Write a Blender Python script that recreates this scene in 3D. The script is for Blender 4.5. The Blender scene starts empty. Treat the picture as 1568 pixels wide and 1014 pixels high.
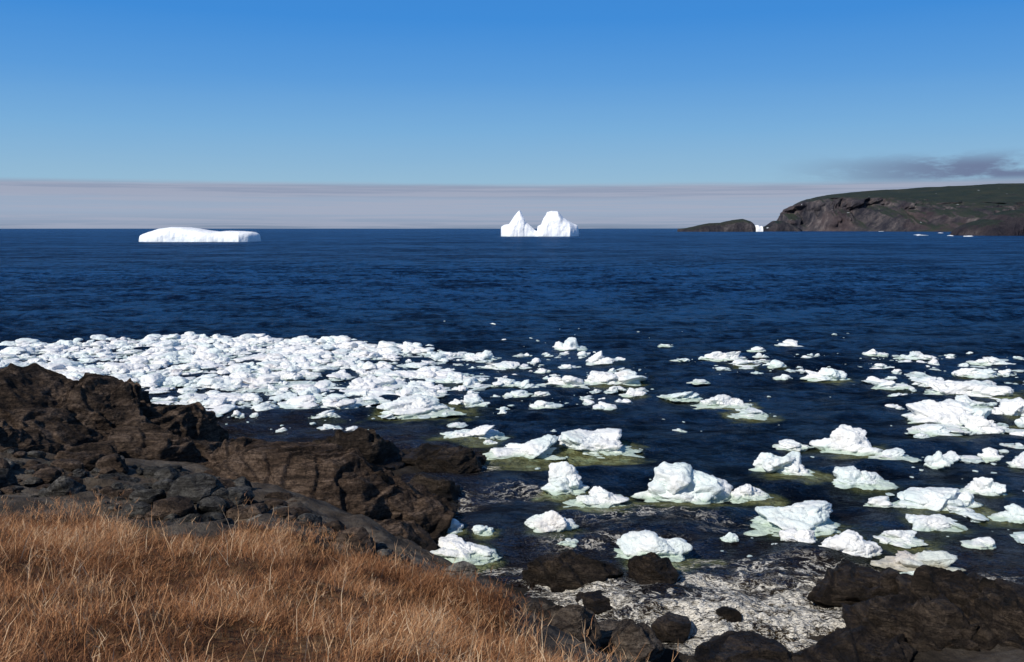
import bpy, bmesh, math, numpy as np
from mathutils import Vector
rng=np.random.default_rng(7)
H=9.0; F=1450.0; PITCH=math.atan(157/1450.0)
SC=bpy.context.scene
# ------------------------------------------------------------------ survey helpers (bearings from the lookout)
def ray(u,v):
    x=(u-784)/F; y=-(v-507)/F
    c,s=math.cos(PITCH),math.sin(PITCH)
    return x, c+y*s, -s+y*c
def on_level(u,v,z=0.0):
    a,b,c=ray(u,v); t=(z-H)/c
    return np.array([a*t,b*t,z])
def at_range(u,v,d):
    a,b,c=ray(u,v); t=d/b
    return np.array([a*t,d,H+c*t])
# ------------------------------------------------------------------ numpy noise
def _h(ix,iy,iz,seed):
    n=(ix*374761393+iy*668265263+iz*2147483647+seed*974634777)&0xffffffff
    n=((n^(n>>13))*1274126177)&0xffffffff
    n=((n^(n>>16))*2246822519)&0xffffffff
    n=n^(n>>15)
    return (n&0xffffff)/float(0xffffff)*2-1
def vnoise(p,seed=0):
    p=np.asarray(p,float); i=np.floor(p).astype(np.int64); f=p-i; u=f*f*f*(f*(f*6-15)+10)
    r=0
    for dx in (0,1):
        wx=u[:,0] if dx else 1-u[:,0]
        for dy in (0,1):
            wy=u[:,1] if dy else 1-u[:,1]
            for dz in (0,1):
                wz=u[:,2] if dz else 1-u[:,2]
                r=r+wx*wy*wz*_h(i[:,0]+dx,i[:,1]+dy,i[:,2]+dz,seed)
    return r
def fbm(p,oct=4,seed=0,gain=.5):
    a=1;s=0;t=0;q=np.asarray(p,float)
    for k in range(oct):
        s=s+a*vnoise(q,seed+k*17);t+=a;a*=gain;q=q*2.03+11.3
    return s/t
def ridged(p,oct=4,seed=0):
    a=1;s=0;t=0;q=np.asarray(p,float)
    for k in range(oct):
        s=s+a*(1-2*np.abs(vnoise(q,seed+k*13)));t+=a;a*=.5;q=q*2.1+5.7
    return s/t
def sstep(x,a,b):
    t=np.clip((x-a)/(b-a),0,1);return t*t*(3-2*t)
# ------------------------------------------------------------------ mesh helper
def mk(name,V,Fc,mat,smooth=True,attrs=None):
    V=np.asarray(V,np.float32);Fc=np.asarray(Fc,np.int32);k=Fc.shape[1]
    me=bpy.data.meshes.new(name)
    me.vertices.add(len(V));me.vertices.foreach_set('co',V.ravel())
    me.loops.add(Fc.size);me.loops.foreach_set('vertex_index',Fc.ravel())
    me.polygons.add(len(Fc));me.polygons.foreach_set('loop_start',np.arange(0,Fc.size,k,dtype=np.int32))
    me.update(calc_edges=True)
    me.polygons.foreach_set('use_smooth',np.full(len(Fc),smooth))
    if attrs:
        for n,a in attrs.items():
            at=me.attributes.new(n,'FLOAT','POINT');at.data.foreach_set('value',np.asarray(a,np.float32))
    me.materials.append(mat)
    ob=bpy.data.objects.new(name,me);SC.collection.objects.link(ob);return ob
def gridfaces(n,m):
    i=np.arange(n-1)[:,None]*m+np.arange(m-1)[None,:];i=i.ravel()
    return np.stack([i,i+1,i+m+1,i+m],1)
def join(parts):
    V=[];Fc=[];o=0
    for v,f in parts:
        V.append(v);Fc.append(f+o);o+=len(v)
    return np.concatenate(V),np.concatenate(Fc)
_ico={}
def ico(l):
    if l not in _ico:
        bm=bmesh.new();bmesh.ops.create_icosphere(bm,subdivisions=l,radius=1)
        _ico[l]=(np.array([v.co[:] for v in bm.verts]),np.array([[v.index for v in f.verts] for f in bm.faces]));bm.free()
    return _ico[l]
# ------------------------------------------------------------------ material helpers
class NT:
    def __init__(s,name):
        s.m=bpy.data.materials.new(name);s.m.use_nodes=True;s.t=s.m.node_tree;s.t.nodes.clear()
        s.out=s.t.nodes.new('ShaderNodeOutputMaterial')
    def n(s,ty,**k):
        nd=s.t.nodes.new(ty)
        for a,b in k.items():
            if a.startswith('i_'):
                key=a[2:];key=int(key) if key.isdigit() else key.replace('_',' ')
                sock=nd.inputs[key]
                if hasattr(b,'is_output'): s.t.links.new(b,sock)
                else: sock.default_value=b
            else: setattr(nd,a,b)
        return nd
    def math(s,op,a,b=0.0,c=None,clamp=False):
        nd=s.t.nodes.new('ShaderNodeMath');nd.operation=op;nd.use_clamp=clamp
        for i,x in enumerate((a,b,c)):
            if x is None: continue
            if hasattr(x,'is_output'): s.t.links.new(x,nd.inputs[i])
            else: nd.inputs[i].default_value=x
        return nd.outputs[0]
    def ss(s,x,a,b,lo=0.0,hi=1.0):
        nd=s.t.nodes.new('ShaderNodeMapRange');nd.interpolation_type='SMOOTHSTEP'
        s.t.links.new(x,nd.inputs[0])
        for i,q in enumerate((a,b,lo,hi)): nd.inputs[i+1].default_value=q
        return nd.outputs[0]
    def mix(s,f,a,b,mode='MIX'):
        nd=s.t.nodes.new('ShaderNodeMix');nd.data_type='RGBA';nd.blend_type=mode
        for sock,x in ((nd.inputs[0],f),(nd.inputs[6],a),(nd.inputs[7],b)):
            if hasattr(x,'is_output'): s.t.links.new(x,sock)
            else: sock.default_value=x if not isinstance(x,tuple) else (*x,1)
        return nd.outputs[2]
    def vscale(s,vec,sc,rot=(0,0,0)):
        nd=s.n('ShaderNodeMapping');nd.inputs['Scale'].default_value=sc;nd.inputs['Rotation'].default_value=rot
        s.t.links.new(vec,nd.inputs['Vector']);return nd.outputs[0]
    def noise(s,vec,scale,detail=4,rough=.55,dist=0):
        nd=s.n('ShaderNodeTexNoise');s.t.links.new(vec,nd.inputs['Vector'])
        nd.inputs['Scale'].default_value=scale;nd.inputs['Detail'].default_value=detail;nd.inputs['Roughness'].default_value=rough;nd.inputs['Distortion'].default_value=dist
        return nd.outputs['Fac']
    def ramp(s,f,stops):
        nd=s.n('ShaderNodeValToRGB');s.t.links.new(f,nd.inputs[0]);e=nd.color_ramp.elements
        while len(e)<len(stops): e.new(.5)
        for x,(p,c) in zip(e,stops): x.position=p;x.color=(*c,1)
        return nd.outputs[0]
    def attr(s,n): return s.n('ShaderNodeAttribute',attribute_name=n).outputs['Fac']
    def bump(s,h,strength,dist,normal=None):
        nd=s.n('ShaderNodeBump');s.t.links.new(h,nd.inputs['Height']);nd.inputs['Strength'].default_value=strength;nd.inputs['Distance'].default_value=dist
        if normal is not None: s.t.links.new(normal,nd.inputs['Normal'])
        return nd.outputs[0]
    def done(s,sh): s.t.links.new(sh,s.out.inputs[0]);return s.m
    def principled(s,col,rough,normal=None,spec=.5):
        nd=s.n('ShaderNodeBsdfPrincipled')
        for k,x in (('Base Color',col),('Roughness',rough),('Specular IOR Level',spec)):
            if hasattr(x,'is_output'): s.t.links.new(x,nd.inputs[k])
            else: nd.inputs[k].default_value=x if not isinstance(x,tuple) else (*x,1)
        if normal is not None: s.t.links.new(normal,nd.inputs['Normal'])
        return nd
def pos(t): return t.n('ShaderNodeNewGeometry').outputs['Position']
def sep(t,v):
    return t.n('ShaderNodeSeparateXYZ',i_0=v).outputs

def rock_mat(name,c0,c1,c2,wetline=0.35,wetamt=.75,g=1.0):
    t=NT(name);p=pos(t)
    c0,c1,c2=[tuple(x*g for x in c) for c in (c0,c1,c2)]
    n1=t.noise(p,.7,4,.6);st=t.vscale(p,(.55,.7,5.0),(.45,.40,.3));n2=t.noise(st,1.5,7,.72,.3)
    n3=t.noise(p,9,5,.78)
    mixf=t.math('ADD',t.math('MULTIPLY',n1,.35),t.math('MULTIPLY',n2,.65))
    col=t.ramp(mixf,[(.38,c0),(.5,c1),(.60,c2)])
    col=t.mix(t.ss(n3,.38,.60,0,.8),t.mix(1.0,col,(.38,.36,.36),'MULTIPLY'),col)
    lich=t.ss(t.noise(p,2.3,7,.8),.56,.68,0,.6)
    col=t.mix(lich,col,t.mix(1.0,col,(1.9,1.75,1.5),'MULTIPLY'))
    z=sep(t,p)[2]
    wet=t.ss(t.math('ADD',z,t.math('MULTIPLY',n1,-.9)),-.3,wetline,1,0)
    col=t.mix(t.math('MULTIPLY',wet,wetamt),col,(.012,.009,.006))
    rough=t.math('SUBTRACT',.9,t.math('MULTIPLY',wet,.35))
    vor=t.n('ShaderNodeTexVoronoi',feature='DISTANCE_TO_EDGE')
    nd=t.n('ShaderNodeTexNoise');t.t.links.new(st,nd.inputs['Vector']);nd.inputs['Scale'].default_value=1.3;nd.inputs['Detail'].default_value=4
    va=t.n('ShaderNodeVectorMath',operation='MULTIPLY_ADD');t.t.links.new(nd.outputs['Color'],va.inputs[0]);va.inputs[1].default_value=(1.0,1.0,1.0);t.t.links.new(st,va.inputs[2])
    t.t.links.new(va.outputs[0],vor.inputs['Vector']);vor.inputs['Scale'].default_value=1.5
    cr=t.ss(vor.outputs[0],0,.06)
    b=t.bump(n2,1,.50);b=t.bump(cr,.8,.09,b);b=t.bump(n3,1,.11,b)
    col=t.mix(t.ss(vor.outputs[0],0,.035,.7,0),col,(.008,.006,.005))
    return t.done(t.principled(col,rough,b,.18).outputs[0])
M_rock=rock_mat('brown_rock',(.020,.014,.010),(.112,.077,.053),(.27,.195,.142))
M_slab=rock_mat('slab_rock',(.024,.017,.012),(.140,.094,.064),(.30,.212,.152))
M_grey=rock_mat('grey_rock',(.028,.027,.025),(.12,.114,.100),(.28,.265,.235))
M_dark=rock_mat('wet_dark_rock',(.011,.009,.006),(.050,.036,.025),(.15,.112,.08),.8,.4)
M_tan=rock_mat('tan_rock',(.04,.03,.022),(.14,.107,.08),(.27,.22,.17),.2,.6)
M_pale=rock_mat('pale_rock',(.12,.11,.1),(.28,.26,.23),(.45,.42,.37))
# land
t=NT('shore_ground');p=pos(t);g=t.attr('grass');n=t.noise(p,1.3,5,.65);n3=t.noise(p,12,4,.7)
rc=t.ramp(n,[(.3,(.020,.016,.012)),(.5,(.075,.058,.043)),(.7,(.16,.135,.105))])
gc=t.ramp(t.noise(p,5,7,.75),[(.36,(.040,.018,.010)),(.48,(.13,.062,.028)),(.55,(.16,.09,.035)),(.66,(.30,.18,.095))])
col=t.mix(t.ss(g,.35,.65),rc,gc)
z=sep(t,p)[2];wet=t.ss(z,.1,.9,.8,0);col=t.mix(wet,col,(.012,.009,.006))
b=t.bump(t.noise(p,3.5,6,.7),1,.15);b=t.bump(n3,.8,.05,b)
M_land=t.done(t.principled(col,.9,b,.15).outputs[0])
# grass
t=NT('dry_grass');tn=t.attr('tone')
col=t.ramp(tn,[(0,(.090,.037,.019)),(.3,(.27,.118,.050)),(.6,(.45,.220,.100)),(.85,(.57,.35,.185)),(1,(.74,.56,.37))])
pr=t.principled(col,.7,None,.2);tr=t.n('ShaderNodeBsdfTranslucent');t.t.links.new(col,tr.inputs[0])
mx=t.n('ShaderNodeMixShader');mx.inputs[0].default_value=.2;t.t.links.new(pr.outputs[0],mx.inputs[1]);t.t.links.new(tr.outputs[0],mx.inputs[2])
M_grass=t.done(mx.outputs[0])
# ice
def ice_mat(name,white,low,dirt,zlo,zhi,sc=1.0,bs=.8,cy=.5,lowamt=.85):
    t=NT(name);p=pos(t);z=sep(t,p)[2]
    n=t.noise(p,1.6*sc,4,.6);n2=t.noise(p,4*sc,6,.72);n4=t.noise(p,.45*sc,3,.5)
    zz=t.math('ADD',z,t.math('MULTIPLY',t.math('SUBTRACT',n,.5),-zhi*2.2))
    col=t.mix(t.ss(n4,.42,.64,0,cy),white,(.64,.80,.77))
    col=t.mix(t.ss(zz,zlo,zhi,lowamt,0),col,low)
    col=t.mix(t.ss(t.noise(p,.5*sc,5,.7),.56,.70,0,dirt),col,(.50,.40,.34))
    b=t.bump(n2,bs,.15/sc);v=t.n('ShaderNodeTexVoronoi');t.t.links.new(p,v.inputs['Vector']);v.inputs['Scale'].default_value=3.6*sc
    b=t.bump(v.outputs[0],.4*bs,.10/sc,b)
    return t.done(t.principled(col,.5,b,.3).outputs[0])
M_ice=ice_mat('sea_ice',(.86,.86,.835),(.45,.56,.45),.35,.0,.17,cy=.5)
M_far=ice_mat('pack_ice',(.85,.84,.825),(.45,.56,.53),.5,.0,.13,1.0,.8,.45,.75)
M_dirty=ice_mat('dirty_ice',(.62,.56,.50),(.35,.32,.22),.9,.0,.3)
M_berg=ice_mat('iceberg_ice',(.93,.93,.93),(.82,.88,.90),.0,.0,2.0,.06,.3,.1)

# ------------------------------------------------------------------ water chunks table : u, v(waterline), width, height, halo
CH=[(757,503,20,6,0),(770,525,15,4,0),(873,538,52,19,0),(681,495,7,2,0),(1278,516,12,4,0),(1020,533,22,5,0),(1211,534,42,11,0),
(1112,553,62,15,0),(1140,563,55,12,.5),(1160,541,26,9,0),(1186,565,42,12,.4),(1045,556,32,5,0),(1345,547,42,11,0),(1412,553,62,12,0),(1455,549,26,5,0),(1488,546,16,6,0),
(1266,584,60,22,.8),(1198,583,30,8,0),(1370,597,52,12,.3),(1378,612,40,9,0),(1072,589,35,6,0),(1040,614,66,12,.3),(1112,625,68,19,1),(1150,640,70,5,1),
(918,560,58,16,.2),(940,590,88,24,.6),(870,594,55,18,.5),(972,610,34,14,.5),(925,630,46,11,.2),(770,567,58,11,.2),(782,594,58,13,.3),(832,574,27,8,0),(740,553,36,14,.2),
(790,610,45,11,0),(835,628,48,13,.5),(700,592,80,18,.3),(630,635,110,26,.8),(716,625,60,19,.2),(648,612,62,13,.2),(575,594,75,22,.3),(490,643,50,11,.3),(530,666,48,12,0),
(405,634,45,8,0),(480,607,42,11,0),(716,675,86,21,.8),(798,701,105,25,.9),(752,684,28,9,.3),(912,695,105,36,.9),(1042,664,22,5,0),
(862,755,70,48,1),(918,776,92,30,1),(1048,766,124,64,.7),(1148,766,62,24,.9),(843,817,66,38,.4),(690,818,44,22,.9),(740,820,38,18,.9),(703,857,98,24,1),
(1000,853,108,36,1),(1118,831,26,15,0),(1226,812,122,42,.7),(1235,838,56,32,.2),(1310,858,92,48,.2),(1385,838,80,22,.7),(1326,747,86,30,.5),
(1208,728,84,36,.9),(1218,692,60,15,.3),(1305,695,85,42,.8),(1375,708,72,13,.2),(1436,718,34,28,.2),(1440,668,84,16,.5),(1462,650,110,38,.9),(1512,665,62,36,.4),
(1500,608,112,26,1),(1438,594,64,15,.3),(1522,562,58,14,0),(1500,580,70,14,.4),(1357,781,55,17,.2),(1452,783,112,32,.9),(1436,811,92,20,.5),(1512,760,62,32,.4),(1506,842,54,15,0),
(1522,706,42,18,.2),(1400,886,32,11,.2),(1565,640,70,34,.6),(1560,800,60,22,.4),(1572,720,50,24,.3),(1480,625,60,18,.8),
(322,690,28,8,0),(326,706,42,10,0),(300,720,22,8,0),(1020,797,48,5,0),(870,836,30,5,0),(660,577,60,16,0),(430,585,60,16,0),(360,592,75,22,0),(180,606,60,18,0),(270,525,60,12,0),(510,530,50,13,0)]
BROAD={1048,1226,1000,1310,843,703,912,1452,630,1208,1462,1500}
WAVES=[]
wr=np.random.default_rng(3)
for k in range(42):
    lam=.55*(1.13**k)*.9 if k<22 else wr.uniform(.8,6)
    lam=min(lam,9); th=math.radians(-78+wr.normal(0,28))
    WAVES.append((2*math.pi/lam*math.cos(th),2*math.pi/lam*math.sin(th),lam*.0084*wr.uniform(.6,1.3),wr.uniform(0,6.28),lam))
# ------------------------------------------------------------------ land heightfield
cps=[]
def C(u,v,z): q=on_level(u,v,z);cps.append((q[0],q[1],z))
for a in [(-80,1014,5.2),(200,1014,4.9),(450,1014,4.7),(650,1014,4.3),(790,1014,3.6),(40,900,4.3),(250,900,4.1),(450,900,3.95),(600,930,3.7),(700,950,3.4),(780,985,3.1),
 (-60,800,3.7),(130,800,3.55),(250,830,3.6),(350,825,3.5),(430,815,3.5),(520,850,3.1),(640,890,2.85),(720,915,2.6),(790,950,2.3),(860,1014,2.0),
 (40,755,3.0),(150,755,2.8),(250,755,2.6),(350,765,2.5),(100,710,2.1),(250,720,1.9),(-80,700,2.8),(430,760,2.1),(520,790,1.9),(600,830,1.8),
 (330,692,-.25),(345,665,-.5),(300,705,-.1),(470,705,0),(560,700,.1),(650,705,0),(740,705,-.3),(700,775,-.2),(660,830,-.1),(655,855,-.1),(740,895,-.1),(800,915,-.3),(880,940,-.3),(960,965,-.5),(1050,1000,-.4),
 (1200,1014,-.4),(1320,940,-.2),(1450,930,.0),(1568,930,.1),(1300,1014,-.1),(1500,1014,.3),(920,1014,.3),(1050,1014,-.1),
 (400,640,-2),(600,660,-2),(800,720,-2),(780,790,-1.6),(740,850,-1.2),(880,850,-1),(1100,860,-1.2),(1100,930,-.6),(1200,950,-.6),(1400,820,-1.5),(1568,830,-1.5),(0,575,-2),(200,610,-2),(-150,560,-2),(1000,780,-3),(900,640,-3),(1400,650,-4),(600,600,-4),(200,560,-4)]: C(*a)
for a in [(0,0,7.3),(-15,0,7.8),(-15,-8,8),(0,-8,7.6),(8,2,6.2),(14,8,2.6),(25,10,1.2),(40,8,1.5),(-30,10,6.6),(-42,22,4.5),(-30,31,2.6),(30,26,-1.5),(0,4.5,6.2),(-6,4,6.4),(25,-8,5),(-45,-8,9),(-48,40,1),(-45,55,-4),(40,50,-5),(0,70,-5),(-50,70,-5),(50,70,-6),(45,20,-.5),(15,-8,6.5)]: cps.append(a)
cps=np.array(cps,float);N=len(cps);P2=cps[:,:2]
K=np.linalg.norm(P2[:,None]-P2[None],axis=2)
A=np.zeros((N+3,N+3));A[:N,:N]=K-np.eye(N)*.15;A[:N,N]=1;A[:N,N+1:]=P2;A[N,:N]=1;A[N+1:,:N]=P2.T
W=np.linalg.solve(A,np.concatenate([cps[:,2],[0,0,0]]))
gx=np.arange(-50,50.01,.2);gy=np.arange(-10,72.01,.2)
GX,GY=np.meshgrid(gx,gy);Q=np.stack([GX.ravel(),GY.ravel()],1)
Z=W[N]+Q@W[N+1:]
for i in range(N): Z=Z+W[i]*np.hypot(Q[:,0]-P2[i,0],Q[:,1]-P2[i,1])
poly=[on_level(*a)[:2] for a in [(-80,805,3.7),(60,798,3.6),(130,802,3.55),(240,838,3.6),(345,838,3.5),(370,805,3.5),(430,806,3.5),(520,848,3.1),(640,888,2.85),(720,905,2.65),(790,950,2.4),(812,1014,2.8)]]
poly+=[np.array(a) for a in [(2.5,3),(0,-8),(-50,-8),(-50,17)]]
poly=np.array(poly)
def inpoly(x,y,P=poly):
    c=np.zeros(len(x),bool);j=len(P)-1
    for i in range(len(P)):
        xi,yi=P[i];xj,yj=P[j]
        m=((yi>y)!=(yj>y))&(x<(xj-xi)*(y-yi)/(yj-yi+1e-12)+xi);c^=m;j=i
    return c
jit=.5*fbm(np.stack([Q[:,0]*.9,Q[:,1]*.9,Q[:,0]*0],1),3,5)
gmask=inpoly(Q[:,0]+jit,Q[:,1]+jit).astype(float).reshape(GX.shape)
for _ in range(2):
    gmask=(gmask+np.roll(gmask,1,0)+np.roll(gmask,-1,0)+np.roll(gmask,1,1)+np.roll(gmask,-1,1))/5
gm=gmask.ravel()
q3=np.stack([Q[:,0],Q[:,1],Z],1)
Z=Z+(1-gm)*(.32*ridged(q3*[.5,.5,.8],5,9)+.10*fbm(q3*2.2,3,4))*sstep(Q[:,1],3,9)+gm*(.16*fbm(q3*[.7,.7,0],4,2)+.06*fbm(q3*[2.2,2.2,0],2,12))
mk('rocky_shore_ground',np.stack([Q[:,0],Q[:,1],Z],1),gridfaces(len(gy),len(gx)),M_land,True,{'grass':gm})
ZG=Z.reshape(GX.shape)
def ground(x,y):
    fx=np.clip((np.asarray(x)+50)/.2,0,len(gx)-1.001);fy=np.clip((np.asarray(y)+10)/.2,0,len(gy)-1.001)
    i=fx.astype(int);j=fy.astype(int);a=fx-i;b=fy-j
    return (ZG[j,i]*(1-a)+ZG[j,i+1]*a)*(1-b)+(ZG[j+1,i]*(1-a)+ZG[j+1,i+1]*a)*b
# ------------------------------------------------------------------ rocks
def lump(l,rad,seed,npl=12,hmin=.66,rough=.12,det=.03,strata=0,rot=None,tilt=(0,0)):
    r_=np.random.default_rng(seed);d,f=ico(l)
    n=r_.normal(size=(npl,3));n/=np.linalg.norm(n,axis=1)[:,None];h=r_.uniform(hmin,1,npl)
    dt=d@n.T;rr=np.where(dt>.05,h/np.maximum(dt,.05),9).min(1);rr=np.minimum(rr,1.12)
    rr=rr*(1+rough*fbm(d*1.7+seed*3.1,4,seed))
    v=d*rr[:,None]*np.array(rad)
    m=float(np.mean(rad))
    if strata:
        w=v+.30*np.stack([vnoise(v*.8,seed+1),vnoise(v*.8+7,seed+2),vnoise(v*.8+13,seed+3)],1)
        a=w@np.array([.38,-.25,.89]);k=2.6
        sw=(a*k+.35*vnoise(w*.7,seed+5))%1.0;sw=np.where(sw<.86,sw/.86,(1-sw)/.14)
        a2=w@np.array([-.75,.6,.28]);s2=(a2*1.0+.4*vnoise(w*.5,seed+6))%1.0;s2=np.where(s2<.88,s2/.88,(1-s2)/.12)
        rg=ridged(w*[1.0,1.0,2.6],5,seed+4)
        g=min(m,1.5)*strata
        v=v+d*((sw-.5)*.11+(s2-.5)*.14+rg*.085)[:,None]*g
        v=v+d*(.03*g*ridged(w*[2.5,2.5,8],3,seed+11))[:,None]
    v=v+d*(det*m*fbm(v/m*6+seed,4,seed+8))[:,None]
    a=r_.uniform(0,6.28) if rot is None else rot
    c,s=math.cos(a),math.sin(a)
    if tilt!=(0,0):
        cx,sx=math.cos(tilt[0]),math.sin(tilt[0]);v=v@np.array([[1,0,0],[0,cx,-sx],[0,sx,cx]]).T
        cy,sy=math.cos(tilt[1]),math.sin(tilt[1]);v=v@np.array([[cy,0,sy],[0,1,0],[-sy,0,cy]]).T
    v=v@np.array([[c,-s,0],[s,c,0],[0,0,1]]).T
    return v,f
def rk(u0,u1,v0,v1,d,ry,seed,l=6,tilt=(0,0),rot=0.0,grow=1.10,hmin=.6,st=1):
    a=at_range((u0+u1)/2,v1,d);b=at_range((u0+u1)/2,v0,d)
    rx=(u1-u0)/2*d/F*grow; h=b[2]-a[2]
    rz=h*.62*grow; c=np.array([a[0],d,b[2]-rz*.90])
    v,f=lump(l,(rx,ry,rz),seed,18,hmin,.12,.015,st,rot,tilt)
    return v+c,f
def rk2(uc,vc,d,rx,ry,rz,seed,tilt,l=7,hmin=.72,rot=0.,st=1):
    v,f=lump(l,(rx,ry,rz),seed,20,hmin,.10,.015,st,rot,tilt)
    return v+at_range(uc,vc,d),f
out=[rk(-90,205,590,745,31.5,3.6,11,7,tilt=(0,.08)),rk2(245,688,33.5,2.7,2.6,1.55,22,(.1,.27)),rk2(150,666,32.5,2.2,2.2,1.6,24,(.1,.2)),rk(-160,90,640,765,27,2.2,13,7),rk2(225,712,30,1.9,1.4,1.0,34,(.15,.2),6),
 rk(-200,60,600,760,34,3.5,15),rk(90,200,690,752,27.2,1.1,16),rk2(300,700,33,1.2,1.2,.8,17,(0,.3),6),rk2(110,725,28,1.4,1.0,.8,18,(.1,-.1),6)]
V,f=join(out);mk('rock_outcrop',V,f,M_rock)
sl=[rk2(490,770,27.5,3.35,2.4,1.35,42,(.24,.33),7,.8,0,.85),rk2(395,726,29.0,1.6,1.6,1.0,47,(.1,.25)),rk2(622,800,28,1.6,1.6,1.1,28,(.1,.22),6),rk2(560,768,28.5,1.7,1.5,1.0,29,(.1,.3),6),
 rk2(365,778,25.5,1.1,1.0,.6,30,(.1,.2),6),rk2(605,835,25.5,1.0,.9,.6,31,(.2,.3),6)]
V,f=join(sl);mk('rock_slab',V,f,M_slab)
lg=[rk(455,620,676,745,34,1.8,41,tilt=(0,-.06)),rk(590,750,680,728,36,1.4,48),rk(640,742,694,735,35,1.1,43),rk(425,520,692,745,32,1.3,44),rk(625,708,730,785,31.2,1.0,45)]
V,f=join(lg);mk('rock_ledge',V,f,M_dark)
for k,(a,m) in enumerate([((108,222,733,790,23.5,.9,51),M_grey),((150,240,745,790,22.6,.6,52),M_grey),((35,112,742,782,23,.7,53),M_grey),((225,342,792,848,17.6,.5,54),M_grey),
  ((322,402,736,795,23.5,.7,55),M_grey),((272,318,762,795,20.5,.3,56,5),M_pale),((218,290,722,770,25,.7,57),M_grey),((380,412,790,810,18.5,.2,58,4),M_pale),((680,728,862,905,17.0,.25,59,5),M_pale),
  ((60,100,720,752,24.5,.5,61,5),M_pale),((288,345,925,950,12.6,.22,62,5),M_grey),((0,60,770,810,20,.5,63),M_grey),((400,470,760,800,23,.6,64),M_rock),((170,235,785,830,19,.4,65),M_grey),((60,130,775,810,20,.5,66),M_rock),((255,330,745,785,23,.6,67),M_grey)]):
    V,f=rk(*a);mk('boulder',V,f,m)
def drk(u0,u1,v0,v1,dv=.3):
    return on_level((u0+u1)/2,v1-dv*(v1-v0),0)[1]
for (u0,u1,v0,v1,ry,sd,m) in [(805,938,858,900,.9,171,M_dark),(966,1026,852,908,.6,172,M_dark),(1096,1132,934,956,.3,73,M_dark),(1245,1390,884,925,1.1,174,M_dark),(1370,1600,902,965,1.5,175,M_dark),
   (1300,1500,934,1000,1.3,176,M_dark),(1070,1205,986,1020,.9,77,M_dark),(1480,1660,945,1030,1.6,79,M_dark),(1240,1400,990,1040,1.0,80,M_dark),(1045,1085,916,928,.4,82,M_dark),(880,950,912,930,.5,86,M_dark),(1000,1060,950,975,.5,87,M_dark),
   (1420,1520,886,920,.7,88,M_dark),(1330,1400,912,945,.5,89,M_dark)]:
    V,f=rk(u0,u1,v0,v1,drk(u0,u1,v0,v1),ry,sd,6,hmin=.72,st=1.5);mk('shore_rock',V,f,m)
V,f=join([rk(770,905,934,1010,17.5,1.2,83),rk(880,1010,970,1030,18,1.0,84),rk(700,800,915,970,18.0,.8,85)]);mk('shore_ledge',V,f,M_tan)
parts=[];rr=np.random.default_rng(5)
for k in range(800):
    u=rr.uniform(-60,640);v=rr.uniform(718,880)
    vb=np.interp(u,[-60,130,240,350,430,520,640],[795,795,832,832,810,850,885])
    if v>vb+8: continue
    if 340<u<680 and v<vb-45: continue
    q=on_level(u,v,np.interp(v,[718,880],[2.2,3.1]));g=float(ground(q[0],q[1]))
    s=min(.10*rr.lognormal(0,.7),.55)
    vv,ff=lump(3,(s*rr.uniform(.9,1.5),s,s*.7),100+k,9,.6,.15,.03)
    parts.append((vv+[q[0],q[1],g+s*.25],ff))
V,f=join(parts[::2]);mk('rubble',V,f,M_grey,False);V,f=join(parts[1::2]);mk('rubble',V,f,M_rock,False)
# ------------------------------------------------------------------ ice chunks
def ice_piece(w,h,seed,l,flat=False,skirt=0.0,broad=False):
    r_=np.random.default_rng(seed);parts=[]
    v,f=lump(l,(w*.5,w*.36,h*(.5 if broad else .42)),seed,11,.62,.5,.13,0,r_.uniform(-.4,.4));parts.append((v,f))
    if skirt>=.6:   # water-washed shelf of the same floe, barely awash
        v,f=lump(l,(w*(.50+.08*skirt),w*.38,.14),seed+5,12,.6,.6,.12,0,r_.uniform(-.3,.3));parts.append((v+[w*r_.uniform(-.04,.14),-w*.10,-.085],f))
    n=r_.integers(3,6) if not flat else r_.integers(0,4)
    for k in range(n):
        ww=w*r_.uniform(.14,.30);x=r_.uniform(-.34,.34)*w;y=r_.uniform(-.14,.18)*w
        hh=h*(1 if k==0 else r_.uniform(.4,.8))
        if k==0: ww=w*r_.uniform(.26,.38);x*=.5
        if broad:
            hh=h*(.95 if k<2 else r_.uniform(.55,.85));
            if k<2: ww=w*r_.uniform(.30,.38);x=w*(-.14 if k==0 else .08)
        v,f=lump(l if k<3 else max(l-1,3),(ww,ww*r_.uniform(.6,1),hh*.58),seed*7+k,10,.5,.32,.10,0,None,(r_.normal(0,.12),r_.normal(0,.15)))
        parts.append((v+[x,y,hh*.40],f))
    return join(parts)
CHW=[]
for k,(u,v,w,h,halo) in enumerate(CH):
    q=on_level(u,v-2,0);d=q[1]
    wm=w*d/F;hm=max(h*d/F*.82,.10)
    q[1]+=wm*.22
    lvl=5 if w>55 else (4 if w>25 else 3)
    V,f=ice_piece(wm*1.02,hm,300+k,lvl,False,halo,u in BROAD)
    ob=mk('ice_chunk',V,f,M_ice);ob.location=q
    CHW.append((q[0],q[1],wm,halo))
q=on_level(1400,868,0);V,f=ice_piece(130*q[1]/F,26*q[1]/F,901,5);V2=V*[1,.7,1];ob=mk('ice_chunk',V2,f,M_dirty);ob.location=q;ob.rotation_euler[2]=-.2;CHW.append((q[0],q[1],2.0,.3))
fieldpts=[on_level(*a)[:2] for a in [(-120,532),(40,528),(150,523),(270,516),(400,518),(540,523),(650,533),(720,544),(760,560),(800,582),(760,592),(650,605),(560,618),(450,645),(330,650),(200,635),(0,640),(-150,650)]]
fieldpts=np.array(fieldpts)
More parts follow.
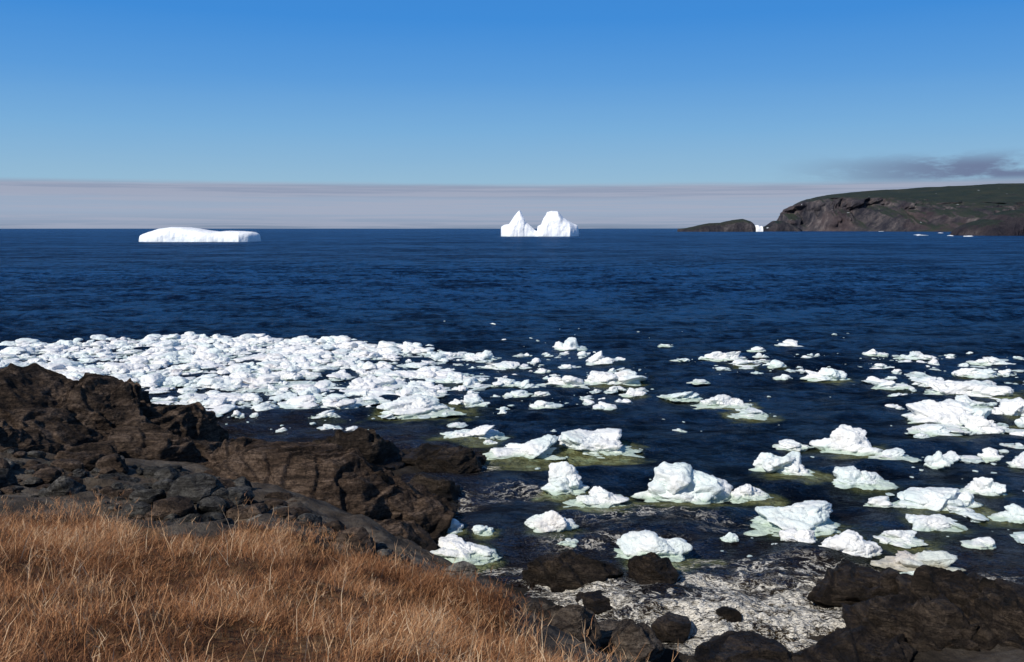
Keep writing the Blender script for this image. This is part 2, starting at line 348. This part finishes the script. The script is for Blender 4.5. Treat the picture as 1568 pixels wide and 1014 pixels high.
def scatter(name,P,n,smin,smax,sd,pwr=2.2,flatf=.45,fade=None,lv=(3,4),mat=None):
    r_=np.random.default_rng(sd);lo=P.min(0);hi=P.max(0);parts=[]
    protos={}
    x=r_.uniform(lo[0],hi[0],n*3);y=r_.uniform(lo[1],hi[1],n*3);m=inpoly(x,y,P);x=x[m][:n];y=y[m][:n]
    den=fbm(np.stack([x*.16,y*.16,x*0],1),4,sd)
    for i in range(len(x)):
        if fade is not None and r_.random()>fade(x[i],y[i],den[i]): continue
        s=smin+(smax-smin)*r_.random()**pwr
        l=lv[1] if s>smax*.4 else (lv[0] if s>.45 else 2)
        key=(l,int(r_.integers(0,40)))
        if key not in protos:
            if l==2:
                protos[key]=lump(3 if key[1]%3==0 else 2,(.5,.42,.2),key[1]+50,8,.6,.5,.15)
            else: protos[key]=ice_piece(1.0,flatf*(.4 if key[1]%5<2 else 1),sd*31+key[1]+l*1000,l,key[1]%5<2)
        v,f=protos[key];a=r_.uniform(0,6.28);c,s_=math.cos(a),math.sin(a)
        v=v@np.array([[c,-s_,0],[s_,c,0],[0,0,1]]).T*[s,s,s*r_.uniform(.3,1.2)*(1 if s<1.2 else .72)]
        parts.append((v+[x[i],y[i],-.02],f))
    V,f=join(parts);return mk(name,V,f,mat or M_far)
def fadefield(x,y,d):
    az=x/y
    lim=np.interp(az,[-.6,-.25,-.1,.0],[45,47,52,60])
    return float(np.clip(.30+(y-lim)/12.0+d*1.2,.10,.95)*np.clip(1.0+d*1.2,.40,1))
scatter('pack_ice_field',fieldpts,7600,.12,2.5,8,4.2,.31,fadefield)
loose=np.array([on_level(*a)[:2] for a in [(330,600),(560,575),(760,545),(900,540),(1000,560),(1000,615),(820,640),(560,665),(400,670)]])
scatter('brash_ice',loose,520,.08,1.2,9,3.6,.32)
right=np.array([on_level(*a)[:2] for a in [(1030,548),(1200,540),(1400,545),(1620,540),(1640,720),(1480,690),(1400,640),(1320,600),(1100,570)]])
scatter('brash_ice',right,340,.08,1.4,10,3.2,.30)
right2=np.array([on_level(*a)[:2] for a in [(1400,590),(1640,560),(1680,820),(1450,830),(1380,700)]])
scatter('brash_ice',right2,260,.08,1.3,11,3,.30)
mid=np.array([on_level(*a)[:2] for a in [(760,500),(1300,510),(1450,560),(1450,860),(900,860),(760,700),(760,560)]])
scatter('brash_ice',mid,110,.08,.35,12,2,.25)
# ------------------------------------------------------------------ sea
rad=[14.0]
while rad[-1]<300: rad.append(rad[-1]*1.0046)
while rad[-1]<90000: rad.append(rad[-1]*1.035)
rad=np.array(rad);ang=np.radians(np.concatenate([np.linspace(-85,-33,60)[:-1],np.linspace(-33,33,660),np.linspace(33,85,60)[1:]]))
R,T=np.meshgrid(rad,ang,indexing='ij');X=(R*np.sin(T)).ravel();Y=(R*np.cos(T)).ravel();Rr=R.ravel()
Zw=np.zeros_like(X);near=Rr<300
xn,yn,rn=X[near],Y[near],Rr[near];zz=np.zeros_like(xn)
wxx=xn+.5*vnoise(np.stack([xn*.3,yn*.3,xn*0],1),3);wyy=yn+.5*vnoise(np.stack([xn*.3,yn*.3,xn*0+9],1),4)
for k,(kx,ky,a,ph,lam) in enumerate(WAVES):
    th=kx*wxx+ky*wyy+ph
    s=np.sin(th) if k%2 else 1.27-2*np.abs(np.sin(th/2))
    zz+=a*s*np.clip((lam*18-rn*.1)/ (lam*8),0,1)
gust=.85+.6*fbm(np.stack([xn*.05,yn*.05,xn*0],1),3,6)
zz*=gust*np.clip((300-rn)/100,0,1)
Zw[near]=zz
halo=np.zeros_like(X);foam=np.zeros_like(X);shal=np.zeros_like(X)
nm=Rr<130;xs,ys=X[nm],Y[nm];jx=vnoise(np.stack([xs*.8,ys*.8,xs*0],1),21)*.35+.2*vnoise(np.stack([xs*2.5,ys*2.5,xs*0],1),22);hl=np.zeros_like(xs)
for (cx,cy,w,hv) in CHW:
    if hv<=0: continue
    dd=np.hypot((xs-cx-.10*w)/(w*.78),(ys-cy+w*.25)/(w*.76))+jx
    hl=np.maximum(hl,hv*(1-sstep(dd,.35,1.2)))
halo[nm]=hl
gz=ground(xs,ys);inb=(np.abs(xs)<49)&(ys<70)
shal[nm]=np.where(inb,sstep(gz,-1.6,-.1),0)
fo=np.zeros_like(xs)
for (u,v,a,b,s) in [(1190,920,3.0,1.4,1.25),(1100,900,2.2,1.0,1.0),(950,935,2.0,1.0,1.1),(1240,950,1.6,1.2,1.35),(890,910,1.6,.8,.9),(1010,790,2.8,1.4,.48),(810,755,2.2,1.4,.45),(1130,800,2.4,1,.45),(1060,945,1.8,1,1.25),(690,770,.8,2.2,.55),(665,850,.7,1,.65),(1450,885,2.2,.7,.6),(950,830,2.4,.9,.55),(1330,890,1.6,.7,.95),(1000,1000,1.5,1.2,1.0),(1150,985,2.0,1.2,1.25),(1150,870,2.8,1,.7),(860,880,1.5,.7,.7),(1380,905,1.4,.5,.8),(780,880,1.2,.8,.65),(740,715,1.2,1,.45)]:
    q=on_level(u,v,0);fo=np.maximum(fo,s*np.exp(-((xs-q[0])/a)**2-((ys-q[1])/b)**2))
fo=fo*(.8+.7*fbm(np.stack([xs*.7,ys*1.1,xs*0],1),3,66))
foam[nm]=fo
Zw=Zw*(1-.5*np.clip(halo,0,1))
Zw[nm]+=np.clip(fo,0,1)*(.20*fbm(np.stack([xs*1.3,ys*2.0,xs*0],1),3,61)+.07*ridged(np.stack([xs*4,ys*5,xs*0],1),2,62))
V=np.stack([X,Y,Zw],1)
t=NT('sea_water');p=pos(t)
ha=t.attr('halo');fa=t.attr('foam');sh=t.attr('shallow')
cs=sep(t,p)
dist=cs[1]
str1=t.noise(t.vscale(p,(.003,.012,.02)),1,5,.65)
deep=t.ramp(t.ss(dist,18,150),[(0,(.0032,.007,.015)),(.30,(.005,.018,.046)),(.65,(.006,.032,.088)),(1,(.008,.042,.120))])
deep=t.mix(t.ss(str1,.35,.65,0,.5),deep,t.mix(1.0,deep,(.70,.70,.74),'MULTIPLY'))
# wavelet light and shade painted into colour at several scales: dark troughs, light crests
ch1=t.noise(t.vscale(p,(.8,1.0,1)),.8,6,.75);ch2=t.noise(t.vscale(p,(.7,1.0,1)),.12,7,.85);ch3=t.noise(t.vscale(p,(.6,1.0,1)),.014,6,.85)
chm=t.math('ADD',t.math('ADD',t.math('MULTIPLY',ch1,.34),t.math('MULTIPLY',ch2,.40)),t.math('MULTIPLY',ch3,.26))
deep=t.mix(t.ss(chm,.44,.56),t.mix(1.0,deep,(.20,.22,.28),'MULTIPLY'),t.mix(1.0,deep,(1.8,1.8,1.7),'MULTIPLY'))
col=t.mix(t.math('MULTIPLY',sh,.8),deep,(.020,.013,.007))
hn=t.math('MULTIPLY',ha,t.ss(t.noise(p,1.6,4,.6),.2,.7,.4,1.05),clamp=True)
hc=t.ramp(hn,[(0,(.006,.022,.03)),(.3,(.042,.050,.020)),(.7,(.14,.14,.055)),(1,(.26,.31,.17))])
col=t.mix(t.ss(hn,.0,.42),col,hc)
nc=t.n('ShaderNodeTexNoise');t.t.links.new(p,nc.inputs['Vector']);nc.inputs['Scale'].default_value=.7;nc.inputs['Detail'].default_value=4
vadd=t.n('ShaderNodeVectorMath',operation='MULTIPLY_ADD');t.t.links.new(nc.outputs['Color'],vadd.inputs[0]);vadd.inputs[1].default_value=(3.0,2.6,0);t.t.links.new(p,vadd.inputs[2])
st=t.vscale(vadd.outputs[0],(.7,1.3,1),(0,0,.35))
fn=t.noise(st,1.1,6,.66);fn2=t.noise(st,5.0,5,.66)
thr=t.math('ABSOLUTE',t.math('SUBTRACT',fn,.5));thr2=t.math('ABSOLUTE',t.math('SUBTRACT',fn2,.5))
l1=t.ss(t.math('SUBTRACT',t.math('MULTIPLY',fa,.030),thr),-.025,.015)
l2=t.ss(t.math('SUBTRACT',t.math('MULTIPLY',fa,.035),thr2),-.03,.03,0,.75)
fr_=t.math('MULTIPLY',t.ss(t.math('ADD',fa,t.math('MULTIPLY',fn,3.4)),2.45,3.0),t.ss(t.noise(p,7,5,.7),.3,.55,.65,1))
lace=t.math('MAXIMUM',t.math('MAXIMUM',l1,t.math('MULTIPLY',l2,t.ss(fa,.3,.8))),fr_)
lace=t.math('MULTIPLY',lace,t.ss(fa,.10,.45))
lace=t.math('MULTIPLY',lace,t.ss(t.noise(p,17,3,.7),.35,.6,.75,1))
col=t.mix(t.ss(fa,.35,1.0,0,.75),col,(.065,.045,.020))
col=t.mix(t.math('MULTIPLY',lace,.95),col,(.82,.77,.67))
n1=t.noise(t.vscale(p,(.6,1.2,1)),2.0,5,.70);n2=t.noise(t.vscale(p,(.6,1.0,1)),.28,6,.78)
b=t.bump(n2,1,1.5);b=t.bump(n1,1,.42,b)
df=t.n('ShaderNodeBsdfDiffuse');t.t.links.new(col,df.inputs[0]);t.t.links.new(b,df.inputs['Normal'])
gl=t.n('ShaderNodeBsdfGlossy');gl.inputs['Roughness'].default_value=.22;gl.inputs[0].default_value=(.75,.88,1,1);t.t.links.new(b,gl.inputs['Normal'])
fr=t.n('ShaderNodeFresnel');fr.inputs[0].default_value=1.33;t.t.links.new(b,fr.inputs['Normal'])
fc=t.math('MINIMUM',t.math('MULTIPLY',fr.outputs[0],.9),.23)
fc=t.math('MULTIPLY',fc,t.ss(chm,.43,.57,.35,1.25))
fc=t.math('MULTIPLY',fc,t.math('SUBTRACT',1.0,lace))
mx=t.n('ShaderNodeMixShader');t.t.links.new(fc,mx.inputs[0]);t.t.links.new(df.outputs[0],mx.inputs[1]);t.t.links.new(gl.outputs[0],mx.inputs[2])
M_sea=t.done(mx.outputs[0])
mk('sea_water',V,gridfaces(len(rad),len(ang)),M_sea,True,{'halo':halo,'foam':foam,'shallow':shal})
# ------------------------------------------------------------------ icebergs and far land
def ridge(name,prof,Dw,dep,mat,ns,na,pz,amp,nsc,seed,py=.7,base=-4,rg=.6):
    D=Dw+dep;pr=np.array(prof,float);us=np.linspace(pr[0,0],pr[-1,0],ns);vs=np.interp(us,pr[:,0],pr[:,1])
    pts=np.array([at_range(a,b,D) for a,b in zip(us,vs)]);h=np.maximum(pts[:,2],0.0)
    s=np.linspace(0,1,ns);tp=np.clip(np.minimum(s,1-s)/.12,0,1)**.5
    a=np.linspace(0,math.pi,na);cy=-np.sign(np.cos(a))*np.abs(np.cos(a))**py;cz=np.abs(np.sin(a))**pz
    X=np.repeat(pts[:,0][:,None],na,1);Yv=D+dep*tp[:,None]*cy[None];Zv=base+(h[:,None]-base)*cz[None]
    V=np.stack([X.ravel(),Yv.ravel(),Zv.ravel()],1)
    q=V/nsc
    w=np.stack([.5*fbm(q+3,3,seed),fbm(q+50,4,seed+1)+rg*ridged(q*[1.3,1,.6],3,seed+9),.2*fbm(q+90,3,seed+2)],1)*amp
    w[:,2]*=sstep(V[:,2],0,6)
    V=V+w
    return mk(name,V,gridfaces(ns,na),mat,True)
ridge('tabular_iceberg',[(216,369),(217,361),(225,358),(240,354),(252,350),(268,347.5),(288,348),(300,350),(318,353),(335,355),(352,353.5),(370,354),(388,355.5),(395,359),(396.5,368)],640,17,M_berg,260,90,.42,2.2,16,5,.5,rg=.5)
ridge('twin_peak_iceberg',[(767,361),(767.5,347),(772,344),(779,343),(783,336),(787,330),(791,325),(795,322),(798,325),(801,331),(803,338),(808,342),(813,346),(818,351),(823,354),(824,346),(829,344),(832,336),(836,330),(838,325),(845,323),(854,323.5),(858,328),(862,333),(870,338),(877,342),(884,345),(886,361)],1080,20,M_berg,300,90,.62,3.2,22,9,.75,rg=.5)
ridge('iceberg',[(1154,350),(1156,345),(1160,344.5),(1163,347),(1166,346),(1168,350)],2700,20,M_berg,40,24,.6,2,20,4)
def head_mat(name,k,topk):
    t=NT(name);p=pos(t);ge=t.n('ShaderNodeNewGeometry');nz=t.n('ShaderNodeSeparateXYZ');t.t.links.new(ge.outputs['Normal'],nz.inputs[0])
    n=t.noise(t.vscale(p,(1,1,.3)),.02,7,.78);n2=t.noise(p,.006,4,.6)
    cl=t.ramp(n,[(.38,tuple(k*x for x in (.015,.013,.016))),(.48,tuple(k*x for x in (.056,.048,.047))),(.56,tuple(k*x for x in (.11,.090,.082))),(.66,tuple(k*x for x in (.24,.205,.185)))])
    red=t.mix(t.ss(n2,.46,.63,0,.5),cl,tuple(k*x for x in (.074,.042,.034)))
    top=t.ramp(t.noise(p,.012,5,.6),[(.35,tuple(topk*x for x in (.022,.036,.019))),(.6,tuple(topk*x for x in (.044,.052,.025))),(.8,tuple(topk*x for x in (.075,.054,.034)))])
    nzz=t.math('ABSOLUTE',nz.outputs[2])
    col=t.mix(t.ss(t.math('ADD',nzz,t.math('MULTIPLY',t.math('SUBTRACT',n,.5),.6)),.84,.97),red,top)
    col=t.mix(.05,col,(.22,.28,.45))  # slight distance haze blended into the land's base colour
    snow=t.ss(t.noise(t.vscale(p,(1,1,.5)),.025,3,.6),.72,.735,0,.8)
    col=t.mix(snow,col,(.75,.77,.8))
    b=t.bump(n,1,28);return t.done(t.principled(col,.95,b,.1).outputs[0])
M_head=head_mat('headland_rock',1.05,.9);M_point=head_mat('point_rock',.6,.85)
us=np.linspace(1176,1800,620);tt=np.linspace(0,1,190)**1.5
ku=[1176,1184,1192,1200,1214,1232,1262,1300,1350,1400,1450,1529,1620,1800]
vt=np.interp(us,ku,[353,349,338,325,315,307,301,297,293,290,286,283,282,289])
vc=np.interp(us,ku,[353,350,339,327,318,310,304,303,304,306,309,312,314,316])
cw=np.interp(us,[1176,1250,1350,1529,1800],[60,90,180,270,330])
D0=np.interp(us,[1176,1300,1529,1800],[3300,3000,2500,2300])
VV=[]
for i in range(len(us)):
    D=D0[i];hc=H+(D+cw[i])*(350-vc[i])/F;ht=H+(D+1000)*(350-vt[i])/F
    yy=D+tt*1800
    c=sstep(yy,D-5,D+cw[i]*1.1)**.8*(hc+5)-5
    pl=sstep(yy,D+cw[i],D+1000)*(ht-hc)
    VV.append(np.stack([(us[i]-784)/F*yy,yy,c+pl],1))
V=np.concatenate(VV);q=V.copy()
gl_=ridged(np.stack([q[:,0]/130,q[:,1]/420,q[:,2]/160],1),6,3)
mask=sstep(q[:,2],2,40)*(1-.8*sstep(np.tile(tt,len(us)),.12,.30))
V[:,1]+=mask*gl_*140-mask*20;V[:,2]+=sstep(q[:,2],3,50)*(fbm(q/120,4,8)*5)+mask*gl_*5
V[:,0]+=mask*fbm(q/90,4,12)*22
mk('headland_cliff',V,gridfaces(len(us),len(tt)),M_head)
ridge('rocky_islet',[(1038,350.5),(1052,349),(1068,345.5),(1085,342),(1105,341),(1122,337),(1136,335.5),(1146,339),(1153,345),(1157,351)],2600,70,M_point,200,60,.8,10,45,31)
ridge('rocky_islet',[(1148,351),(1165,349),(1176,345),(1186,338),(1196,338),(1215,346),(1228,352)],2850,50,M_point,90,40,.8,9,45,33)
ridge('rocky_point',[(1462,359.5),(1472,351),(1484,345),(1500,340),(1516,336),(1526,328),(1545,322),(1600,318),(1720,330)],1180,60,M_point,220,70,.9,6,28,37)
t=NT('surf');p=pos(t);M_surf=t.done(t.principled(t.mix(t.noise(p,.05,4),(.6,.62,.66),(.85,.87,.9)),.7).outputs[0])
parts=[];r_=np.random.default_rng(4)
for (u,v,w) in [(1405,360,5),(1412,361,7),(1455,361.5,5),(1300,353.8,4),(1240,353.2,3),(1440,357,4),(1483,362.3,6),(1350,354.6,4)]:
    q=on_level(u,v,0);s=w*q[1]/F
    vv,ff=lump(4,(s,s*1.2,.9),int(u),8,.6,.3,.08);parts.append((vv+q,ff))
V,f=join(parts);mk('surf_foam',V,f,M_surf)
# ------------------------------------------------------------------ grass
def strands(P,L,w,lean,bend,tone):
    n=len(P);r_=np.random.default_rng(n)
    a=r_.uniform(0,6.28,n);wd=np.stack([np.cos(a),np.sin(a),0*a],1)*w[:,None]*.5
    up=np.array([0,0,1.0]);d0=lean+up;d0/=np.linalg.norm(d0,axis=1)[:,None]
    d1=d0+bend;d1/=np.linalg.norm(d1,axis=1)[:,None]
    m=P+d0*L[:,None]*.5;e=m+d1*L[:,None]*.5
    V=np.stack([P-wd,P+wd,m-wd*.75,m+wd*.75,e],1).reshape(-1,3)
    i=np.arange(n)[:,None]*5
    Fc=np.concatenate([i+np.array([[0,1,3]]),i+np.array([[0,3,2]]),i+np.array([[2,3,4]])])
    return V,Fc,np.repeat(tone,5),e,m
r_=np.random.default_rng(77);n=430000
x=r_.uniform(-17,4,n);y=r_.uniform(6,20,n);j=.35*fbm(np.stack([x,y,0*x],1),3,5);m=inpoly(x+j,y+j);x,y=x[m],y[m]
cl=fbm(np.stack([x*1.9,y*1.9,0*x],1),4,40);keep=r_.random(len(x))<np.clip(.80+cl*1.0,.35,1);x,y,cl=x[keep],y[keep],cl[keep]
moss=vnoise(np.stack([x*.45,y*.45,0*x],1),55);red=vnoise(np.stack([x*.6,y*.6,0*x],1),58)
n=len(x);P=np.stack([x,y,ground(x,y)-.02],1)
L=(.14+.20*r_.random(n)**1.5)*(1+.8*cl)*np.where(moss>.4,.75,1.08)
ca=fbm(np.stack([x*.8,y*.8,0*x+4],1),3,41)*5
lean=np.stack([np.cos(ca)*.4+.1+r_.normal(0,.42,n),np.sin(ca)*.35+r_.normal(0,.42,n)-.05,0*x],1)
bend=np.stack([r_.normal(.15,.55,n),r_.normal(0,.5,n),r_.normal(-.35,.3,n)],1)
tone=np.clip(.43+.65*cl-.20*sstep(red,.0,.5)+r_.normal(0,.22,n),0,1)
V,f,tn,_,_=strands(P,L,r_.uniform(.004,.011,n),lean,bend,tone)
mk('dry_grass',V,f,M_grass,False,{'tone':tn})
n=3400;x=r_.uniform(-15,2.3,n);y=r_.uniform(6.5,18,n);m=inpoly(x,y)&(r_.random(n)<.45+.9*fbm(np.stack([x*.7,y*.7,0*x],1),2,70));x,y=x[m],y[m];n=len(x)
P=np.stack([x,y,ground(x,y)],1);L=r_.uniform(.3,.75,n)
lean=np.stack([r_.normal(.1,.3,n),r_.normal(0,.25,n),0*x],1);bend=np.stack([r_.normal(.1,.3,n),r_.normal(0,.2,n),0*x],1)
a=strands(P,L,r_.uniform(.007,.012,n),lean,bend,np.clip(r_.normal(.8,.15,n),0,1))
rep=5;Pm=np.repeat(a[4],rep,0)+np.repeat(a[3]-a[4],rep,0)*r_.random((n*rep,1))*.9
b2=strands(Pm,r_.uniform(.06,.2,n*rep),np.full(n*rep,.006),r_.normal(0,.8,(n*rep,3))*[1,1,.2],r_.normal(0,.3,(n*rep,3)),np.clip(r_.normal(.75,.15,n*rep),0,1))
V,f=join([a[:2],b2[:2]]);mk('straw_stems',V,f,M_grass,False,{'tone':np.concatenate([a[2],b2[2]])})
def shrub(u,v,z,rx,hh,n1,sd,tm):
    r_=np.random.default_rng(sd);q=on_level(u,v,z);x=q[0]+r_.normal(0,rx*.45,n1);y=q[1]+r_.normal(0,.45,n1)
    P=np.stack([x,y,ground(x,y)-.03],1)
    lean=np.stack([(x-q[0])/rx*.5+r_.normal(0,.4,n1),r_.normal(0,.5,n1),0*x],1)
    a=strands(P,r_.uniform(.5,1,n1)*hh,np.full(n1,.014),lean,r_.normal(0,.3,(n1,3)),np.clip(r_.normal(tm,.12,n1),0,1))
    out=[a];base=a
    for lev,(rep,ln,w) in enumerate([(5,.35,.008),(4,.18,.005)]):
        k=len(base[3])*rep;Pm=np.repeat(base[4],rep,0)+np.repeat(base[3]-base[4],rep,0)*r_.uniform(-.6,1,(k,1))
        base=strands(Pm,r_.uniform(.4,1,k)*ln*hh,np.full(k,w),r_.normal(0,.8,(k,3))*[1,1,.3],r_.normal(0,.4,(k,3)),np.clip(r_.normal(tm,.15,k),0,1));out.append(base)
    V,f=join([o[:2] for o in out]);mk('twiggy_shrub',V,f,M_grass,False,{'tone':np.concatenate([o[2] for o in out])})
shrub(750,935,2.7,.7,.6,170,1,.22);shrub(690,910,2.8,.7,.45,120,2,.35);shrub(600,885,3.0,.9,.4,120,3,.4);shrub(90,810,3.6,1.0,.55,70,4,.65);shrub(480,840,3.2,.8,.4,70,5,.6)
# ------------------------------------------------------------------ sun + sky
SUN_EL=math.radians(40);saz=math.radians(222)
sd=Vector((math.sin(saz)*math.cos(SUN_EL),math.cos(saz)*math.cos(SUN_EL),math.sin(SUN_EL)))
L=bpy.data.lights.new('sun','SUN');L.energy=4.4;L.angle=math.radians(.5);L.color=(1,.95,.87)
lo=bpy.data.objects.new('sun',L);SC.collection.objects.link(lo);lo.rotation_euler=sd.to_track_quat('Z','Y').to_euler()
w=bpy.data.worlds.new('World');SC.world=w;w.use_nodes=True
class WT(NT):
    def __init__(s,tree): s.t=tree
t=WT(w.node_tree);t.t.nodes.clear()
outw=t.n('ShaderNodeOutputWorld');sky=t.n('ShaderNodeTexSky');sky.sky_type='NISHITA';sky.sun_disc=False
sky.sun_elevation=SUN_EL;sky.sun_rotation=saz;sky.air_density=1.0;sky.dust_density=.4;sky.ozone_density=2.5
bg=t.n('ShaderNodeBackground');t.t.links.new(sky.outputs[0],bg.inputs[0]);bg.inputs[1].default_value=.07
tc=t.n('ShaderNodeTexCoord').outputs['Generated'];s3=sep(t,tc)
wob=t.noise(t.vscale(tc,(3,3,40)),1.5,5,.6);wob2=t.noise(t.vscale(tc,(2,2,120)),2,6,.65)
el=t.math('ADD',s3[2],t.math('MULTIPLY',t.math('SUBTRACT',wob,.5),.007))
elr=t.math('MULTIPLY',el,1/.4,clamp=True)
clear=t.ramp(elr,[(0,(.36,.52,.68)),(.115,(.30,.50,.67)),(.25,(.190,.425,.71)),(.38,(.102,.330,.71)),(.52,(.050,.262,.69)),(1,(.03,.18,.58))])
fog=t.ramp(t.math('MULTIPLY',el,20.0,clamp=True),[(0,(.19,.25,.36)),(.10,(.27,.34,.47)),(.35,(.33,.41,.55)),(.60,(.32,.40,.54)),(.72,(.28,.33,.46)),(.95,(.29,.35,.48))])
fog=t.mix(t.ss(wob2,.42,.58,0,.75),fog,(.37,.41,.53))
fm=t.ss(el,.0425,.0490,1,0);hz=t.mix(fm,clear,fog)
wn=t.noise(t.vscale(tc,(9,9,38)),1.6,6,.62)
wm=t.math('MULTIPLY',t.ss(s3[0],.24,.44),t.math('MULTIPLY',t.ss(s3[2],.042,.050),t.ss(s3[2],.058,.076,1,0)))
wm=t.math('MULTIPLY',wm,t.ss(wn,.36,.58,0,.95))
hz=t.mix(wm,hz,(.14,.18,.31))
bg2=t.n('ShaderNodeBackground');t.t.links.new(hz,bg2.inputs[0]);bg2.inputs[1].default_value=1.0
mxs=t.n('ShaderNodeMixShader');fac=t.ss(s3[2],.25,.75,.97,.15);t.t.links.new(fac,mxs.inputs[0]);t.t.links.new(bg.outputs[0],mxs.inputs[1]);t.t.links.new(bg2.outputs[0],mxs.inputs[2])
t.t.links.new(mxs.outputs[0],outw.inputs[0])
SC.view_settings.view_transform='Standard';SC.view_settings.look='None';SC.view_settings.exposure=0
# ------------------------------------------------------------------ camera
cd=bpy.data.cameras.new('camera');cd.sensor_width=36;cd.lens=36*F/1568;cd.clip_start=.1;cd.clip_end=200000
co=bpy.data.objects.new('camera',cd);SC.collection.objects.link(co);co.location=(0,0,H);co.rotation_euler=(math.pi/2-PITCH,0,0);SC.camera=co
